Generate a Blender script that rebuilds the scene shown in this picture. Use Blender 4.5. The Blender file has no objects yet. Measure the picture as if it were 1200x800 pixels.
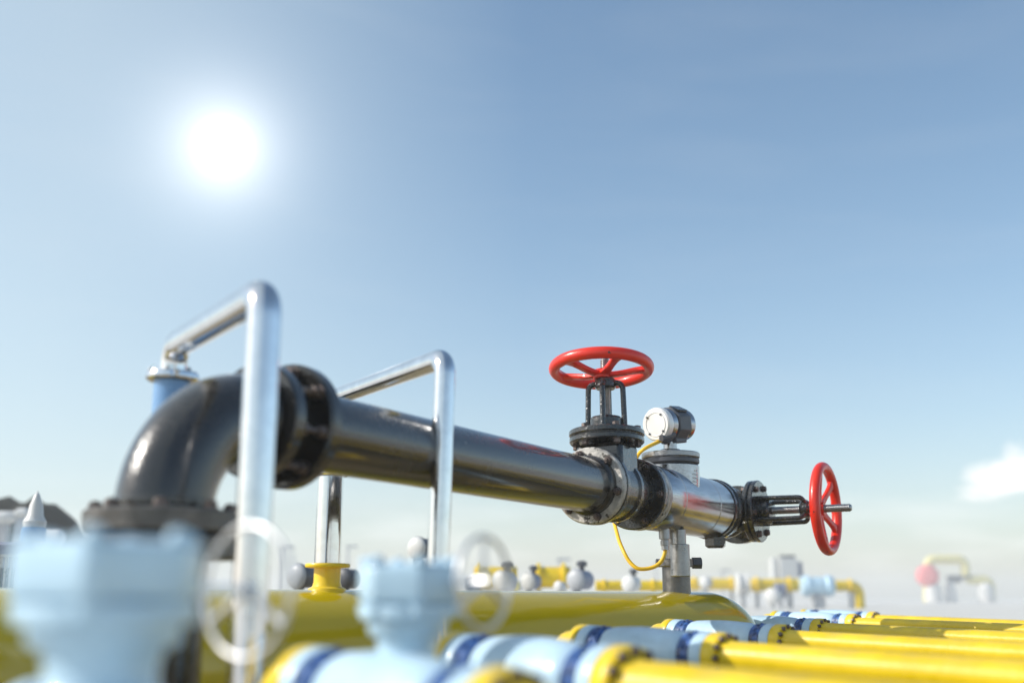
import bpy, bmesh, math, random
from mathutils import Vector, Matrix
random.seed(7)
R = math.radians
scene = bpy.context.scene
COL = scene.collection

# ------------------------------------------------------------------ camera
F = 1300.0                      # focal length in photo pixels (1200 wide)
HOR = 702.0                     # image row of the horizon
PITCH = math.atan((HOR - 400) / F)
CAMZ = 0.36
cp, sp = math.cos(PITCH), math.sin(PITCH)
cam_d = bpy.data.cameras.new('camera')
cam = bpy.data.objects.new('camera', cam_d)
COL.objects.link(cam)
cam.location = (0, 0, CAMZ)
cam.rotation_euler = (math.pi / 2 + PITCH, 0, 0)
cam_d.sensor_width = 36
cam_d.lens = 36 * F / 1200
cam_d.clip_start = 0.05
cam_d.clip_end = 3000
cam_d.dof.use_dof = True
cam_d.dof.focus_distance = 5.45
cam_d.dof.aperture_fstop = 1.0
cam_d.dof.aperture_blades = 9
scene.camera = cam


def P(u, v, Y):
    """point seen at photo pixel (u, v) at forward distance Y"""
    x, y = (u - 600) / F, (400 - v) / F
    d = Y / (cp - y * sp)
    return Vector((x * d, Y, CAMZ + d * (sp + y * cp)))


def proj(p):
    X, Y, Z = p[0], p[1], p[2] - CAMZ
    d = Y * cp + Z * sp
    y = (-Y * sp + Z * cp)
    return 600 + F * X / d, 400 - F * y / d


# ------------------------------------------------------------------ materials
def mat(name, base, rough=0.4, metal=0.0, coat=0.0, var=0.15, vscale=6.0, rvar=0.1, bump=0.0, bscale=60.0,
        chips=None, chip_scale=30.0, chip_thr=0.68, stretch=None, spec=0.5, dust=0.0):
    m = bpy.data.materials.new(name)
    m.use_nodes = True
    nt = m.node_tree
    N, L = nt.nodes, nt.links
    b = N['Principled BSDF']
    b.inputs['Metallic'].default_value = metal
    b.inputs['Coat Weight'].default_value = coat
    b.inputs['Coat Roughness'].default_value = 0.08
    b.inputs['Specular IOR Level'].default_value = spec
    tc = N.new('ShaderNodeTexCoord')
    mp = N.new('ShaderNodeMapping')
    L.new(tc.outputs['Object'], mp.inputs['Vector'])
    if stretch:
        mp.inputs['Scale'].default_value = stretch
    n = N.new('ShaderNodeTexNoise')
    n.inputs['Scale'].default_value = vscale
    n.inputs['Detail'].default_value = 6
    n.inputs['Roughness'].default_value = 0.65
    L.new(mp.outputs[0], n.inputs['Vector'])
    r = N.new('ShaderNodeValToRGB')
    r.color_ramp.elements[0].position = 0.3
    r.color_ramp.elements[1].position = 0.7
    lo = [max(0, c * (1 - var)) for c in base]
    hi = [min(1, c * (1 + var)) for c in base]
    r.color_ramp.elements[0].color = (*lo, 1)
    r.color_ramp.elements[1].color = (*hi, 1)
    L.new(n.outputs['Fac'], r.inputs['Fac'])
    col = r.outputs['Color']
    mr = N.new('ShaderNodeMapRange')
    mr.inputs['From Min'].default_value = 0.3
    mr.inputs['From Max'].default_value = 0.7
    mr.inputs['To Min'].default_value = max(0.02, rough - rvar)
    mr.inputs['To Max'].default_value = min(1, rough + rvar)
    L.new(n.outputs['Fac'], mr.inputs['Value'])
    L.new(mr.outputs[0], b.inputs['Roughness'])
    if chips:
        n2 = N.new('ShaderNodeTexNoise')
        n2.inputs['Scale'].default_value = chip_scale
        n2.inputs['Detail'].default_value = 4
        L.new(tc.outputs['Object'], n2.inputs['Vector'])
        cr = N.new('ShaderNodeValToRGB')
        cr.color_ramp.elements[0].position = chip_thr
        cr.color_ramp.elements[1].position = chip_thr + 0.03
        L.new(n2.outputs['Fac'], cr.inputs['Fac'])
        mx = N.new('ShaderNodeMix')
        mx.data_type = 'RGBA'
        L.new(cr.outputs['Color'], mx.inputs['Factor'])
        L.new(col, mx.inputs['A'])
        mx.inputs['B'].default_value = (*chips, 1)
        col = mx.outputs['Result']
    if dust:
        ge = N.new('ShaderNodeNewGeometry')
        sx = N.new('ShaderNodeSeparateXYZ')
        L.new(ge.outputs['Normal'], sx.inputs[0])
        up = N.new('ShaderNodeMapRange')
        up.inputs['From Min'].default_value = 0.35
        up.inputs['From Max'].default_value = 1.0
        L.new(sx.outputs['Z'], up.inputs['Value'])
        dn = N.new('ShaderNodeTexNoise')
        dn.inputs['Scale'].default_value = 11
        dn.inputs['Detail'].default_value = 8
        dn.inputs['Roughness'].default_value = 0.75
        L.new(tc.outputs['Object'], dn.inputs['Vector'])
        dr = N.new('ShaderNodeMapRange')
        dr.inputs['From Min'].default_value = 0.38
        dr.inputs['From Max'].default_value = 0.68
        dr.inputs['To Max'].default_value = dust
        L.new(dn.outputs['Fac'], dr.inputs['Value'])
        ml = N.new('ShaderNodeMath')
        ml.operation = 'MULTIPLY'
        L.new(up.outputs[0], ml.inputs[0])
        L.new(dr.outputs[0], ml.inputs[1])
        mx2 = N.new('ShaderNodeMix')
        mx2.data_type = 'RGBA'
        L.new(ml.outputs[0], mx2.inputs['Factor'])
        L.new(col, mx2.inputs['A'])
        mx2.inputs['B'].default_value = (0.36, 0.31, 0.25, 1)
        col = mx2.outputs['Result']
        ra = N.new('ShaderNodeMath')
        ra.operation = 'MULTIPLY_ADD'
        ra.use_clamp = True
        L.new(ml.outputs[0], ra.inputs[0])
        ra.inputs[1].default_value = 0.6
        L.new(mr.outputs[0], ra.inputs[2])
        L.new(ra.outputs[0], b.inputs['Roughness'])
    L.new(col, b.inputs['Base Color'])
    if bump:
        n3 = N.new('ShaderNodeTexNoise')
        n3.inputs['Scale'].default_value = bscale
        n3.inputs['Detail'].default_value = 3
        L.new(mp.outputs[0], n3.inputs['Vector'])
        bp = N.new('ShaderNodeBump')
        bp.inputs['Strength'].default_value = bump
        bp.inputs['Distance'].default_value = 0.01
        L.new(n3.outputs['Fac'], bp.inputs['Height'])
        L.new(bp.outputs[0], b.inputs['Normal'])
    return m


M = {}
M['black'] = mat('black_gloss_paint', (0.013, 0.012, 0.012), 0.22, coat=0.8, var=0.4, rvar=0.1, bump=0.22, bscale=90, dust=0.22,
                 chips=(0.16, 0.13, 0.11), chip_scale=55, chip_thr=0.71)
M['black_glare'] = mat('worn_black_paint_glare', (0.42, 0.40, 0.37), 0.5, metal=0.4, var=0.55, vscale=22, rvar=0.12,
                      bump=0.25, bscale=120, chips=(0.06, 0.055, 0.05), chip_scale=40, chip_thr=0.6)  # sun glare on black paint put into the pale base; chips are wear
M['black_mid'] = mat('scuffed_black_flange_paint', (0.11, 0.103, 0.095), 0.42, metal=0.35, var=0.5, vscale=16, rvar=0.12, bump=0.2, bscale=100)
M['cast'] = mat('cast_black_body', (0.012, 0.011, 0.011), 0.25, coat=0.8, var=0.5, vscale=14, rvar=0.14, bump=0.4, bscale=70, dust=0.28,
                chips=(0.2, 0.17, 0.14), chip_scale=48, chip_thr=0.69)
M['bolt'] = mat('dark_rusty_bolt', (0.14, 0.11, 0.10), 0.42, metal=0.7, var=0.5, vscale=40, rvar=0.15, bump=0.2, bscale=160)
M['steel'] = mat('brushed_steel', (0.40, 0.40, 0.415), 0.15, metal=1.0, var=0.22, vscale=5, rvar=0.08, bump=0.05, bscale=30,
                 stretch=(1.5, 14, 14), chips=(0.16, 0.15, 0.15), chip_scale=26, chip_thr=0.73)
M['post_steel'] = mat('dark_post_steel', (0.17, 0.165, 0.16), 0.36, metal=0.85, var=0.3, vscale=18, rvar=0.12, bump=0.12, bscale=90)
M['midblue'] = mat('mid_blue', (0.17, 0.34, 0.60), 0.25, coat=0.3, var=0.1)
M['steel_dull'] = mat('dull_zinc_steel', (0.34, 0.34, 0.34), 0.34, metal=0.9, var=0.3, vscale=18, rvar=0.12, bump=0.12, bscale=90)
M['chrome'] = mat('chrome', (0.78, 0.78, 0.79), 0.10, metal=1.0, var=0.1, vscale=12, rvar=0.06, bump=0.02, bscale=25)
M['red'] = mat('red_enamel', (0.76, 0.024, 0.007), 0.36, coat=0.15, var=0.12, rvar=0.08, bump=0.06, bscale=80,
               chips=(0.03, 0.02, 0.02), chip_scale=30, chip_thr=0.705)
M['blue'] = mat('pale_blue_paint', (0.48, 0.665, 0.80), 0.34, coat=0.2, var=0.1, vscale=9, rvar=0.12, bump=0.08, bscale=50, dust=0.3,
                chips=(0.2, 0.24, 0.28), chip_scale=38, chip_thr=0.73)
M['navy'] = mat('dark_blue_ring_paint', (0.03, 0.09, 0.27), 0.38, coat=0.2, var=0.9, vscale=45, rvar=0.12, bump=0.1)
M['yellow'] = mat('yellow_pipe_paint', (0.80, 0.56, 0.006), 0.34, coat=0.15, var=0.13, vscale=5, rvar=0.12, bump=0.06, bscale=40, dust=0.32,
                  chips=(0.30, 0.20, 0.03), chip_scale=26, chip_thr=0.74)
M['vessel'] = mat('yellow_vessel_paint', (0.58, 0.43, 0.001), 0.2, coat=0.6, var=0.06, vscale=2, rvar=0.06)
M['cable'] = mat('yellow_cable_rubber', (0.85, 0.52, 0.02), 0.45, var=0.06)
M['white'] = mat('white_paint', (0.62, 0.62, 0.61), 0.4, var=0.06)
M['face'] = mat('bare_aluminium_cover', (0.78, 0.77, 0.75), 0.42, metal=0.35, var=0.06)
M['ringchrome'] = mat('worn_chrome', (0.66, 0.66, 0.67), 0.42, metal=1.0, var=0.1)
M['pale_yellow'] = mat('haze_paled_yellow_paint', (0.74, 0.66, 0.30), 0.5, var=0.06)  # yellow lightened in the colour to carry the far loop's haze
M['pale_grey'] = mat('dull_pale_grey_paint', (0.5, 0.49, 0.46), 0.5, var=0.15, vscale=10)
M['grey'] = mat('light_grey_paint', (0.42, 0.43, 0.45), 0.4, var=0.12)
M['darkgrey'] = mat('dark_grey_paint', (0.08, 0.085, 0.1), 0.45, var=0.2)
M['slate'] = mat('slate_blue_grey_paint', (0.2, 0.22, 0.3), 0.4, var=0.15)
M['glass'] = mat('dark_display_glass', (0.012, 0.014, 0.02), 0.06, var=0.0, rvar=0.01)
M['pink'] = mat('haze_paled_red_paint', (0.74, 0.22, 0.22), 0.5, var=0.1)  # distance haze mixed into the actuator's red
M['ground'] = mat('pale_concrete', (0.60, 0.58, 0.54), 0.85, var=0.14, vscale=0.35, rvar=0.05, bump=0.3, bscale=9)
M['reflect_gravel'] = mat('warm_reflection_gravel', (0.24, 0.185, 0.10), 0.95, var=0.5, vscale=40, rvar=0.03, bump=0.9, bscale=60)  # brown-yellow tint stands in for yellow reflected in the black pipe
M['hill'] = mat('dark_scrub', (0.014, 0.014, 0.007), 0.95, var=0.6, vscale=0.9, rvar=0.03, bump=0.8, bscale=3)


# ------------------------------------------------------------------ mesh helpers
def basis(axis):
    a = Vector(axis).normalized()
    t = Vector((0, 0, 1)) if abs(a.z) < 0.9 else Vector((1, 0, 0))
    x = t.cross(a).normalized()
    y = a.cross(x).normalized()
    return a, x, y


BASE = {}


class MB:
    def __init__(self):
        self.bm = bmesh.new()

    def ring(self, c, x, y, r, n, ph=0.0):
        return [self.bm.verts.new(c + x * (r * math.cos(ph + 2 * math.pi * i / n)) + y * (r * math.sin(ph + 2 * math.pi * i / n)))
                for i in range(n)]

    def lathe(self, o, axis, prof, n=48, close=False, ph=0.0):
        """prof: list of (radius, distance along the axis)"""
        a, x, y = basis(axis)
        o = Vector(o)
        rings = []
        for r, t in prof:
            if r < 1e-6:
                rings.append([self.bm.verts.new(o + a * t)])
            else:
                rings.append(self.ring(o + a * t, x, y, r, n, ph))
        pairs = list(zip(rings, rings[1:]))
        if close:
            pairs.append((rings[-1], rings[0]))
        for A, B in pairs:
            for i in range(n):
                j = (i + 1) % n
                if len(A) == 1 and len(B) == 1:
                    break
                if len(A) == 1:
                    self.bm.faces.new((A[0], B[j], B[i]))
                elif len(B) == 1:
                    self.bm.faces.new((A[i], A[j], B[0]))
                else:
                    self.bm.faces.new((A[i], A[j], B[j], B[i]))
        return self

    def disc(self, o, axis, r, t0, t1, ch=0.004, n=64, hole=0.0):
        if hole:
            pr = [(hole, t0), (r - ch, t0), (r, t0 + ch), (r, t1 - ch), (r - ch, t1), (hole, t1)]
            return self.lathe(o, axis, pr, n, close=True)
        pr = [(0, t0), (r - ch, t0), (r, t0 + ch), (r, t1 - ch), (r - ch, t1), (0, t1)]
        return self.lathe(o, axis, pr, n)

    def hexprism(self, o, axis, r, t0, t1, ch=0.002, n=6, ph=0.3):
        pr = [(0, t0), (r, t0), (r, t1 - ch), (r - ch * 1.4, t1), (0, t1)]
        return self.lathe(o, axis, pr, n, ph=ph)

    def tube(self, pts, r, n=20, cap=True):
        pts = [Vector(p) for p in pts]
        rs = r if isinstance(r, (list, tuple)) else [r] * len(pts)
        rings = []
        t = (pts[1] - pts[0]).normalized()
        a, x, y = basis(t)
        for i, p in enumerate(pts):
            if i == 0:
                tn = (pts[1] - pts[0]).normalized()
            elif i == len(pts) - 1:
                tn = (pts[-1] - pts[-2]).normalized()
            else:
                tn = ((pts[i + 1] - p).normalized() + (p - pts[i - 1]).normalized()).normalized()
            q = a.rotation_difference(tn)
            x = q @ x
            y = q @ y
            a = tn
            rings.append(self.ring(p, x, y, rs[i], n))
        for A, B in zip(rings, rings[1:]):
            for i in range(n):
                j = (i + 1) % n
                self.bm.faces.new((A[i], A[j], B[j], B[i]))
        if cap:
            self.bm.faces.new(rings[0][::-1])
            self.bm.faces.new(rings[-1])
        return self

    def box(self, c, sx, sy, sz, X=(1, 0, 0), Y=(0, 1, 0), Z=(0, 0, 1)):
        c, X, Y, Z = Vector(c), Vector(X), Vector(Y), Vector(Z)
        vs = [self.bm.verts.new(c + X * (i * sx / 2) + Y * (j * sy / 2) + Z * (k * sz / 2))
              for i in (-1, 1) for j in (-1, 1) for k in (-1, 1)]
        for f in ((0, 1, 3, 2), (4, 6, 7, 5), (0, 4, 5, 1), (2, 3, 7, 6), (0, 2, 6, 4), (1, 5, 7, 3)):
            self.bm.faces.new([vs[i] for i in f])
        return self

    def build(self, name, m, parent=None, bevel=0.0, sharp=35, base=None):
        bm = self.bm
        bmesh.ops.recalc_face_normals(bm, faces=bm.faces[:])
        off = base
        if off is None:
            off = BASE.get(parent.name, Vector((0, 0, 0))) if parent else Vector((0, 0, 0))
        for v in bm.verts:
            v.co -= off
        for f in bm.faces:
            f.smooth = True
        lim = R(sharp)
        for e in bm.edges:
            if len(e.link_faces) == 2:
                e.smooth = e.calc_face_angle(0) < lim
        me = bpy.data.meshes.new(name)
        bm.to_mesh(me)
        bm.free()
        me.materials.append(m)
        o = bpy.data.objects.new(name, me)
        COL.objects.link(o)
        if parent:
            o.parent = parent
            BASE[o.name] = off
        if bevel:
            bv = o.modifiers.new('bevel', 'BEVEL')
            bv.width = bevel
            bv.segments = 2
            bv.limit_method = 'ANGLE'
            bv.angle_limit = R(40)
        return o


def tag(o, label, cat, group=None):
    o['label'] = label
    o['category'] = cat
    if group:
        o['group'] = group
    return o


def thing(name, label, cat, base=(0, 0, 0), frame=None, group=None):
    """Empty at the base (in frame coordinates); parts are written in frame coordinates too"""
    o = bpy.data.objects.new(name, None)
    COL.objects.link(o)
    o.empty_display_size = 0.1
    b = Vector(base)
    if frame is None:
        o.location = b
    else:
        o.matrix_world = frame @ Matrix.Translation(b)
    BASE[o.name] = b
    return tag(o, label, cat, group)


def structure(o):
    o['kind'] = 'structure'
    return o


def arc(c, a, b, r, a0, a1, n=10):
    c, a, b = Vector(c), Vector(a), Vector(b)
    return [c + a * (r * math.cos(a0 + (a1 - a0) * i / n)) + b * (r * math.sin(a0 + (a1 - a0) * i / n)) for i in range(n + 1)]


def rounded_path(pts, rad, n=8):
    """polyline with filleted corners"""
    pts = [Vector(p) for p in pts]
    out = [pts[0]]
    for p0, p1, p2 in zip(pts, pts[1:], pts[2:]):
        d0, d2 = (p0 - p1).normalized(), (p2 - p1).normalized()
        ang = d0.angle(d2)
        t = rad / math.tan(ang / 2)
        a, b = p1 + d0 * t, p1 + d2 * t
        cdir = (d0 + d2).normalized()
        c = p1 + cdir * (rad / math.sin(ang / 2))
        va, vb = a - c, b - c
        q = va.rotation_difference(vb)
        from mathutils import Quaternion
        for i in range(n + 1):
            out.append(c + Quaternion().slerp(q, i / n) @ va)
    out.append(pts[-1])
    return out


# ------------------------------------------------------------------ sky, sun
SUN_AZ_V = Vector((-0.98, -0.10, 0))
SUN_EL = R(34)
sun_dir = Vector((SUN_AZ_V.normalized().x * math.cos(SUN_EL), SUN_AZ_V.normalized().y * math.cos(SUN_EL), math.sin(SUN_EL)))
w = bpy.data.worlds.new('World')
scene.world = w
w.use_nodes = True
nt = w.node_tree
N, L = nt.nodes, nt.links
bg = N['Background']
sky = N.new('ShaderNodeTexSky')
sky.sky_type = 'NISHITA'
sky.sun_disc = False
sky.sun_elevation = SUN_EL
sky.sun_rotation = math.atan2(sun_dir.x, sun_dir.y)
sky.altitude = 50
sky.air_density = 1.0
sky.dust_density = 1.2
sky.ozone_density = 1.2
SKY = 0.12
bg.inputs['Strength'].default_value = SKY


def mth(op, a, b=None, c=None, clamp=False):
    n = N.new('ShaderNodeMath')
    n.operation = op
    n.use_clamp = clamp
    for i, v in enumerate((a, b, c)):
        if v is None:
            continue
        if isinstance(v, (int, float)):
            n.inputs[i].default_value = v
        else:
            L.new(v, n.inputs[i])
    return n.outputs[0]


def addcol(A, fac, col):
    mx = N.new('ShaderNodeMix')
    mx.data_type = 'RGBA'
    mx.blend_type = 'ADD'
    mx.clamp_factor = False
    L.new(fac, mx.inputs['Factor'])
    L.new(A, mx.inputs['A'])
    mx.inputs['B'].default_value = (*col, 1)
    return mx.outputs['Result']


def mixcol(A, fac, col):
    mx = N.new('ShaderNodeMix')
    mx.data_type = 'RGBA'
    L.new(fac, mx.inputs['Factor'])
    L.new(A, mx.inputs['A'])
    mx.inputs['B'].default_value = (*col, 1)
    return mx.outputs['Result']


tcw = N.new('ShaderNodeTexCoord')
dirv = tcw.outputs['Generated']
sep = N.new('ShaderNodeSeparateXYZ')
L.new(dirv, sep.inputs[0])
az = mth('ARCTAN2', sep.outputs['X'], sep.outputs['Y'])
el = mth('ARCSINE', sep.outputs['Z'])
hs = N.new('ShaderNodeHueSaturation')
hs.inputs['Saturation'].default_value = 1.03
hs.inputs['Hue'].default_value = 0.491
hs.inputs['Value'].default_value = 1.0
L.new(sky.outputs['Color'], hs.inputs['Color'])
col = hs.outputs['Color']
hzf = mth('MULTIPLY', mth('POWER', 2.718, mth('DIVIDE', mth('MAXIMUM', el, 0.0), -0.13)), 0.40)
col = mixcol(col, hzf, (4.55, 4.75, 4.75))
# brighter, whiter air towards the sun's side
lft = mth('MULTIPLY', mth('ADD', mth('DIVIDE', az, -0.42), 0.03, clamp=True), 0.45)
col = mixcol(col, lft, (4.2, 4.95, 5.15))
# very faint high cloud
cb3 = N.new('ShaderNodeCombineXYZ')
L.new(mth('ADD', az, mth('MULTIPLY', el, 1.6)), cb3.inputs[0])
L.new(mth('MULTIPLY', el, 5.0), cb3.inputs[1])
nz3 = N.new('ShaderNodeTexNoise')
nz3.inputs['Scale'].default_value = 3.2
nz3.inputs['Detail'].default_value = 8
nz3.inputs['Distortion'].default_value = 0.4
L.new(cb3.outputs[0], nz3.inputs['Vector'])
col = mixcol(col, mth('MULTIPLY', mth('SUBTRACT', nz3.outputs['Fac'], 0.5, clamp=True), 0.22), (5.2, 5.3, 5.3))
# clouds: one cumulus at the right, thin low banks along the horizon
comb = N.new('ShaderNodeCombineXYZ')
L.new(az, comb.inputs[0])
L.new(mth('MULTIPLY', el, 1.8), comb.inputs[1])
nz = N.new('ShaderNodeTexNoise')
nz.inputs['Scale'].default_value = 22
nz.inputs['Detail'].default_value = 7
nz.inputs['Roughness'].default_value = 0.55
L.new(comb.outputs[0], nz.inputs['Vector'])
cdir = (P(1184, 556, 100) - Vector((0, 0, CAMZ))).normalized()
caz, cel = math.atan2(cdir.x, cdir.y), math.asin(cdir.z)
dx = mth('DIVIDE', mth('SUBTRACT', az, caz), 0.034)
dy = mth('DIVIDE', mth('SUBTRACT', el, cel), 0.021)
rr = mth('SQRT', mth('ADD', mth('MULTIPLY', dx, dx), mth('MULTIPLY', dy, dy)))
cm = mth('ADD', mth('SUBTRACT', 1.0, rr), mth('MULTIPLY', mth('SUBTRACT', nz.outputs['Fac'], 0.47), 2.4))
cm = mth('MULTIPLY', cm, 1.7, clamp=True)
cm = mth('MULTIPLY', cm, 0.9)
col = mixcol(col, cm, (7.2, 7.1, 6.9))
nz2 = N.new('ShaderNodeTexNoise')
nz2.inputs['Scale'].default_value = 7
nz2.inputs['Detail'].default_value = 6
cb2 = N.new('ShaderNodeCombineXYZ')
L.new(az, cb2.inputs[0])
L.new(mth('MULTIPLY', el, 4.5), cb2.inputs[1])
cb2.inputs[2].default_value = 3.3
L.new(cb2.outputs[0], nz2.inputs['Vector'])
band = mth('SUBTRACT', 1.0, mth('DIVIDE', mth('ABSOLUTE', mth('SUBTRACT', el, 0.045)), 0.06), clamp=True)
lowc = mth('MULTIPLY', mth('MULTIPLY', mth('SUBTRACT', nz2.outputs['Fac'], 0.48), 4.0, clamp=True), mth('MULTIPLY', band, 0.35))
col = mixcol(col, lowc, (7.6, 7.7, 7.7))
# the bright sun in thin air, seen in the sky
sdir = (P(262, 172, 100) - Vector((0, 0, CAMZ))).normalized()
dot = N.new('ShaderNodeVectorMath')
dot.operation = 'DOT_PRODUCT'
L.new(dirv, dot.inputs[0])
dot.inputs[1].default_value = sdir
ang = mth('ARCCOSINE', mth('MINIMUM', dot.outputs['Value'], 1.0))
core = mth('POWER', 2.718, mth('MULTIPLY', mth('POWER', mth('DIVIDE', ang, R(0.72)), 2.0), -1.0))
halo = mth('POWER', 2.718, mth('MULTIPLY', mth('DIVIDE', ang, R(1.75)), -1.0))
col = addcol(col, mth('MULTIPLY', core, 22.0), (1.0, 0.97, 0.90))
col = addcol(col, mth('MULTIPLY', halo, 8.0), (1.0, 0.95, 0.86))
L.new(col, bg.inputs['Color'])

sl = bpy.data.lights.new('sun', 'SUN')
sl.energy = 3.0
sl.angle = R(0.53)
sl.color = (1.0, 0.95, 0.87)
so = bpy.data.objects.new('sun', sl)
COL.objects.link(so)
so.location = (-8, 0, 8)
so.rotation_euler = sun_dir.to_track_quat('Z', 'Y').to_euler()

# ------------------------------------------------------------------ ground, berm, haze
mb = MB()
mb.box((0, 300, -1.0), 1600, 1300, 2.0)
structure(mb.build('ground', M['ground']))
mb = MB()
for vs in [((-5, 1.2), (4.5, 1.2), (4.5, 10), (-5, 10))]:
    mb.bm.faces.new([mb.bm.verts.new((x, y, 0.004)) for x, y in vs])
structure(mb.build('added_reflection_bed', M['reflect_gravel']))  # unseen sheet added to darken the reflections under pipes and steel

mb = MB()
Yb = 27.0
cols, rows = 46, 14
grid = []
for i in range(cols + 1):
    line = []
    u = -320 + (85 + 320) * i / cols
    edge = min(1.0, max(0.0, (86 - u) / 46.0)) ** 0.6
    top = P(u, 594 + 3.0 * math.sin(u * 0.11) + 2.5 * math.sin(u * 0.31 + 1), Yb).z * edge
    for j in range(rows + 1):
        t = j / rows
        hgt = top * math.sin(math.pi * min(1, t * 1.0)) ** 0.8 + (0.26 * random.random() * edge if 0 < j < rows else -0.2)
        line.append(mb.bm.verts.new(Vector((P(u, 700, Yb).x, Yb - 4 + 9 * t, hgt))))
    grid.append(line)
for i in range(cols):
    for j in range(rows):
        mb.bm.faces.new((grid[i][j], grid[i + 1][j], grid[i + 1][j + 1], grid[i][j + 1]))
structure(mb.build('hill', M['hill'], sharp=180))

HZ = 0.0030
mb = MB()
mb.box((0, 100, 1.3), 420, 400, 8.6)
hm = bpy.data.materials.new('haze_air')
hm.use_nodes = True
hn = hm.node_tree
hn.nodes.remove(hn.nodes['Principled BSDF'])
pv = hn.nodes.new('ShaderNodeVolumePrincipled')
pv.inputs['Color'].default_value = (0.96, 0.97, 0.98, 1)
pv.inputs['Density'].default_value = HZ
pv.inputs['Anisotropy'].default_value = 0.2
hn.links.new(pv.outputs[0], hn.nodes['Material Output'].inputs['Volume'])
haze = mb.build('haze', hm)
haze['kind'] = 'stuff'

# ------------------------------------------------------------------ the black pipeline's frame
P1 = P(690, 568.5, 5.0)
lo_, hi_ = 2.0, 5.0
for _ in range(60):
    mid = (lo_ + hi_) / 2
    if P(360, 504, mid).z < P1.z:
        lo_ = mid
    else:
        hi_ = mid
P0 = P(360, 504, lo_)
ex = (P1 - P0).normalized()
ez = Vector((0, 0, 1))
ey = ez.cross(ex).normalized()
FR = Matrix.Identity(4)
for i in range(3):
    FR[i][0], FR[i][1], FR[i][2], FR[i][3] = ex[i], ey[i], ez[i], P1[i]
FRI = FR.inverted()
AX = P1.z                       # pipe axis height over the ground
GZ = -AX                        # ground in frame coordinates


def s_of_u(u, z=0.0):
    a, b = -4.0, 4.0
    for _ in range(60):
        m_ = (a + b) / 2
        if proj(FR @ Vector((m_, 0, z)))[0] < u:
            a = m_
        else:
            b = m_
    return a


print('pipe dir', ex, 'Y0', lo_, 'axis z', AX)
X = Vector((1, 0, 0)); Y = Vector((0, 1, 0)); Z = Vector((0, 0, 1))
sE = s_of_u(197, -0.1)          # riser of the elbow
RB = 0.29                       # bend radius
PR = 0.121                      # pipe radius
print('sE', sE)


def bolts(parent, o, axis, rad, n, t0, t1, r=0.017, ph=0.0, stud=0.012, m='bolt', rs=None):
    a, x, y = basis(axis)
    for i in range(n):
        g = ph + 2 * math.pi * i / n
        c = Vector(o) + x * (rad * math.cos(g)) + y * (rad * math.sin(g))
        q = MB()
        sgn = 1 if t1 > t0 else -1
        q.lathe(c, a, [(0, t0), (r * 1.25, t0), (r * 1.25, t0 + sgn * 0.003), (r, t0 + sgn * 0.003), (r, t1 - sgn * 0.003),
                       (r * 0.86, t1), (r * 0.5, t1), (r * 0.5, t1 + sgn * stud * 0.8), (r * 0.4, t1 + sgn * stud), (0, t1 + sgn * stud)],
                6, ph=random.random())
        q.build('bolt', M[m], parent, sharp=25)


# ---- elbow pipe
pipe = thing('elbow_pipe', 'thick black pipe rising from the ground, bending over and running to the red wheel valve', 'pipe',
             (sE, 0, GZ), FR)
q = MB()
q.tube([(sE, 0, GZ - 0.05), (sE, 0, -RB - 0.10)], PR * 0.98, 48)
q.build('riser', M['black'], pipe)
q = MB()
q.tube(arc((sE + RB, 0, -RB), -X, Z, RB, 0, math.pi / 2, 22), PR * 1.03, 48)
q.build('elbow', M['black'], pipe)
q = MB()
sF = s_of_u(338)
q.tube([(sE + RB, 0, 0), (sF - 0.12, 0, 0)], PR, 48)
q.tube([(sF - 0.13, 0, 0), (sF - 0.01, 0, 0)], PR * 0.86, 40)
q.tube([(sF - 0.02, 0, 0), (-0.002, 0, 0)], PR, 56)
wd = q.build('straight_pipe', M['black'], pipe)
q = MB()
q.lathe((0, 0, 0), X, [(PR + 0.001, -0.03), (PR + 0.012, -0.02), (PR + 0.016, 0.0)], 56)
q.build('weld_bead', M['black'], pipe)
q = MB().disc((sE, 0, 0), Z, 0.195, -RB - 0.045, -RB + 0.01, 0.006)
f = q.build('flange', M['black_mid'], pipe)
bolts(f, (sE, 0, 0), Z, 0.165, 8, -RB + 0.01, -RB + 0.03, 0.018, stud=0.004)
q = MB().disc((sE, 0, 0), Z, 0.195, -RB - 0.11, -RB - 0.055, 0.006)
q.build('flange', M['black_mid'], pipe)
q = MB().disc((0, 0, 0), X, 0.168, sF - 0.155, sF - 0.11, 0.006, hole=0.1)
f = q.build('flange', M['black'], pipe)
bolts(f, (0, 0, 0), X, 0.145, 8, sF - 0.11, sF - 0.085, 0.019, stud=0.045, ph=0.2)
q = MB()
q.disc((0, 0, 0), X, 0.186, sF - 0.022, sF + 0.03, 0.01, hole=0.09)
q.lathe((0, 0, 0), X, [(0.162, sF + 0.03), (0.150, sF + 0.048), (0.125, sF + 0.06)], 56)
f = q.build('flange', M['black'], pipe)
bolts(f, (0, 0, 0), X, 0.155, 8, sF - 0.022, sF - 0.048, 0.019, stud=0.045, ph=0.2)
for (o_, ax_) in (((sE + RB, 0, 0), X), ((sE, 0, -RB + 0.03), Z)):
    q = MB()
    q.lathe(o_, ax_, [(PR * 1.02, -0.012), (PR * 1.055, -0.006), (PR * 1.055, 0.006), (PR * 1.0, 0.012)], 56)
    q.build('weld_seam', M['black'], pipe)
# flange against the valve
q = MB()
q.lathe((0, 0, 0), X, [(0.09, 0.0), (0.166, 0.0), (0.173, 0.006), (0.173, 0.03), (0.168, 0.035), (0.09, 0.035)], 80, close=True)
f = q.build('flange', M['black_glare'], pipe)
bolts(f, (0, 0, 0), X, 0.147, 6, 0.0, -0.022, 0.016, ph=0.23, stud=0.010)


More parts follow.
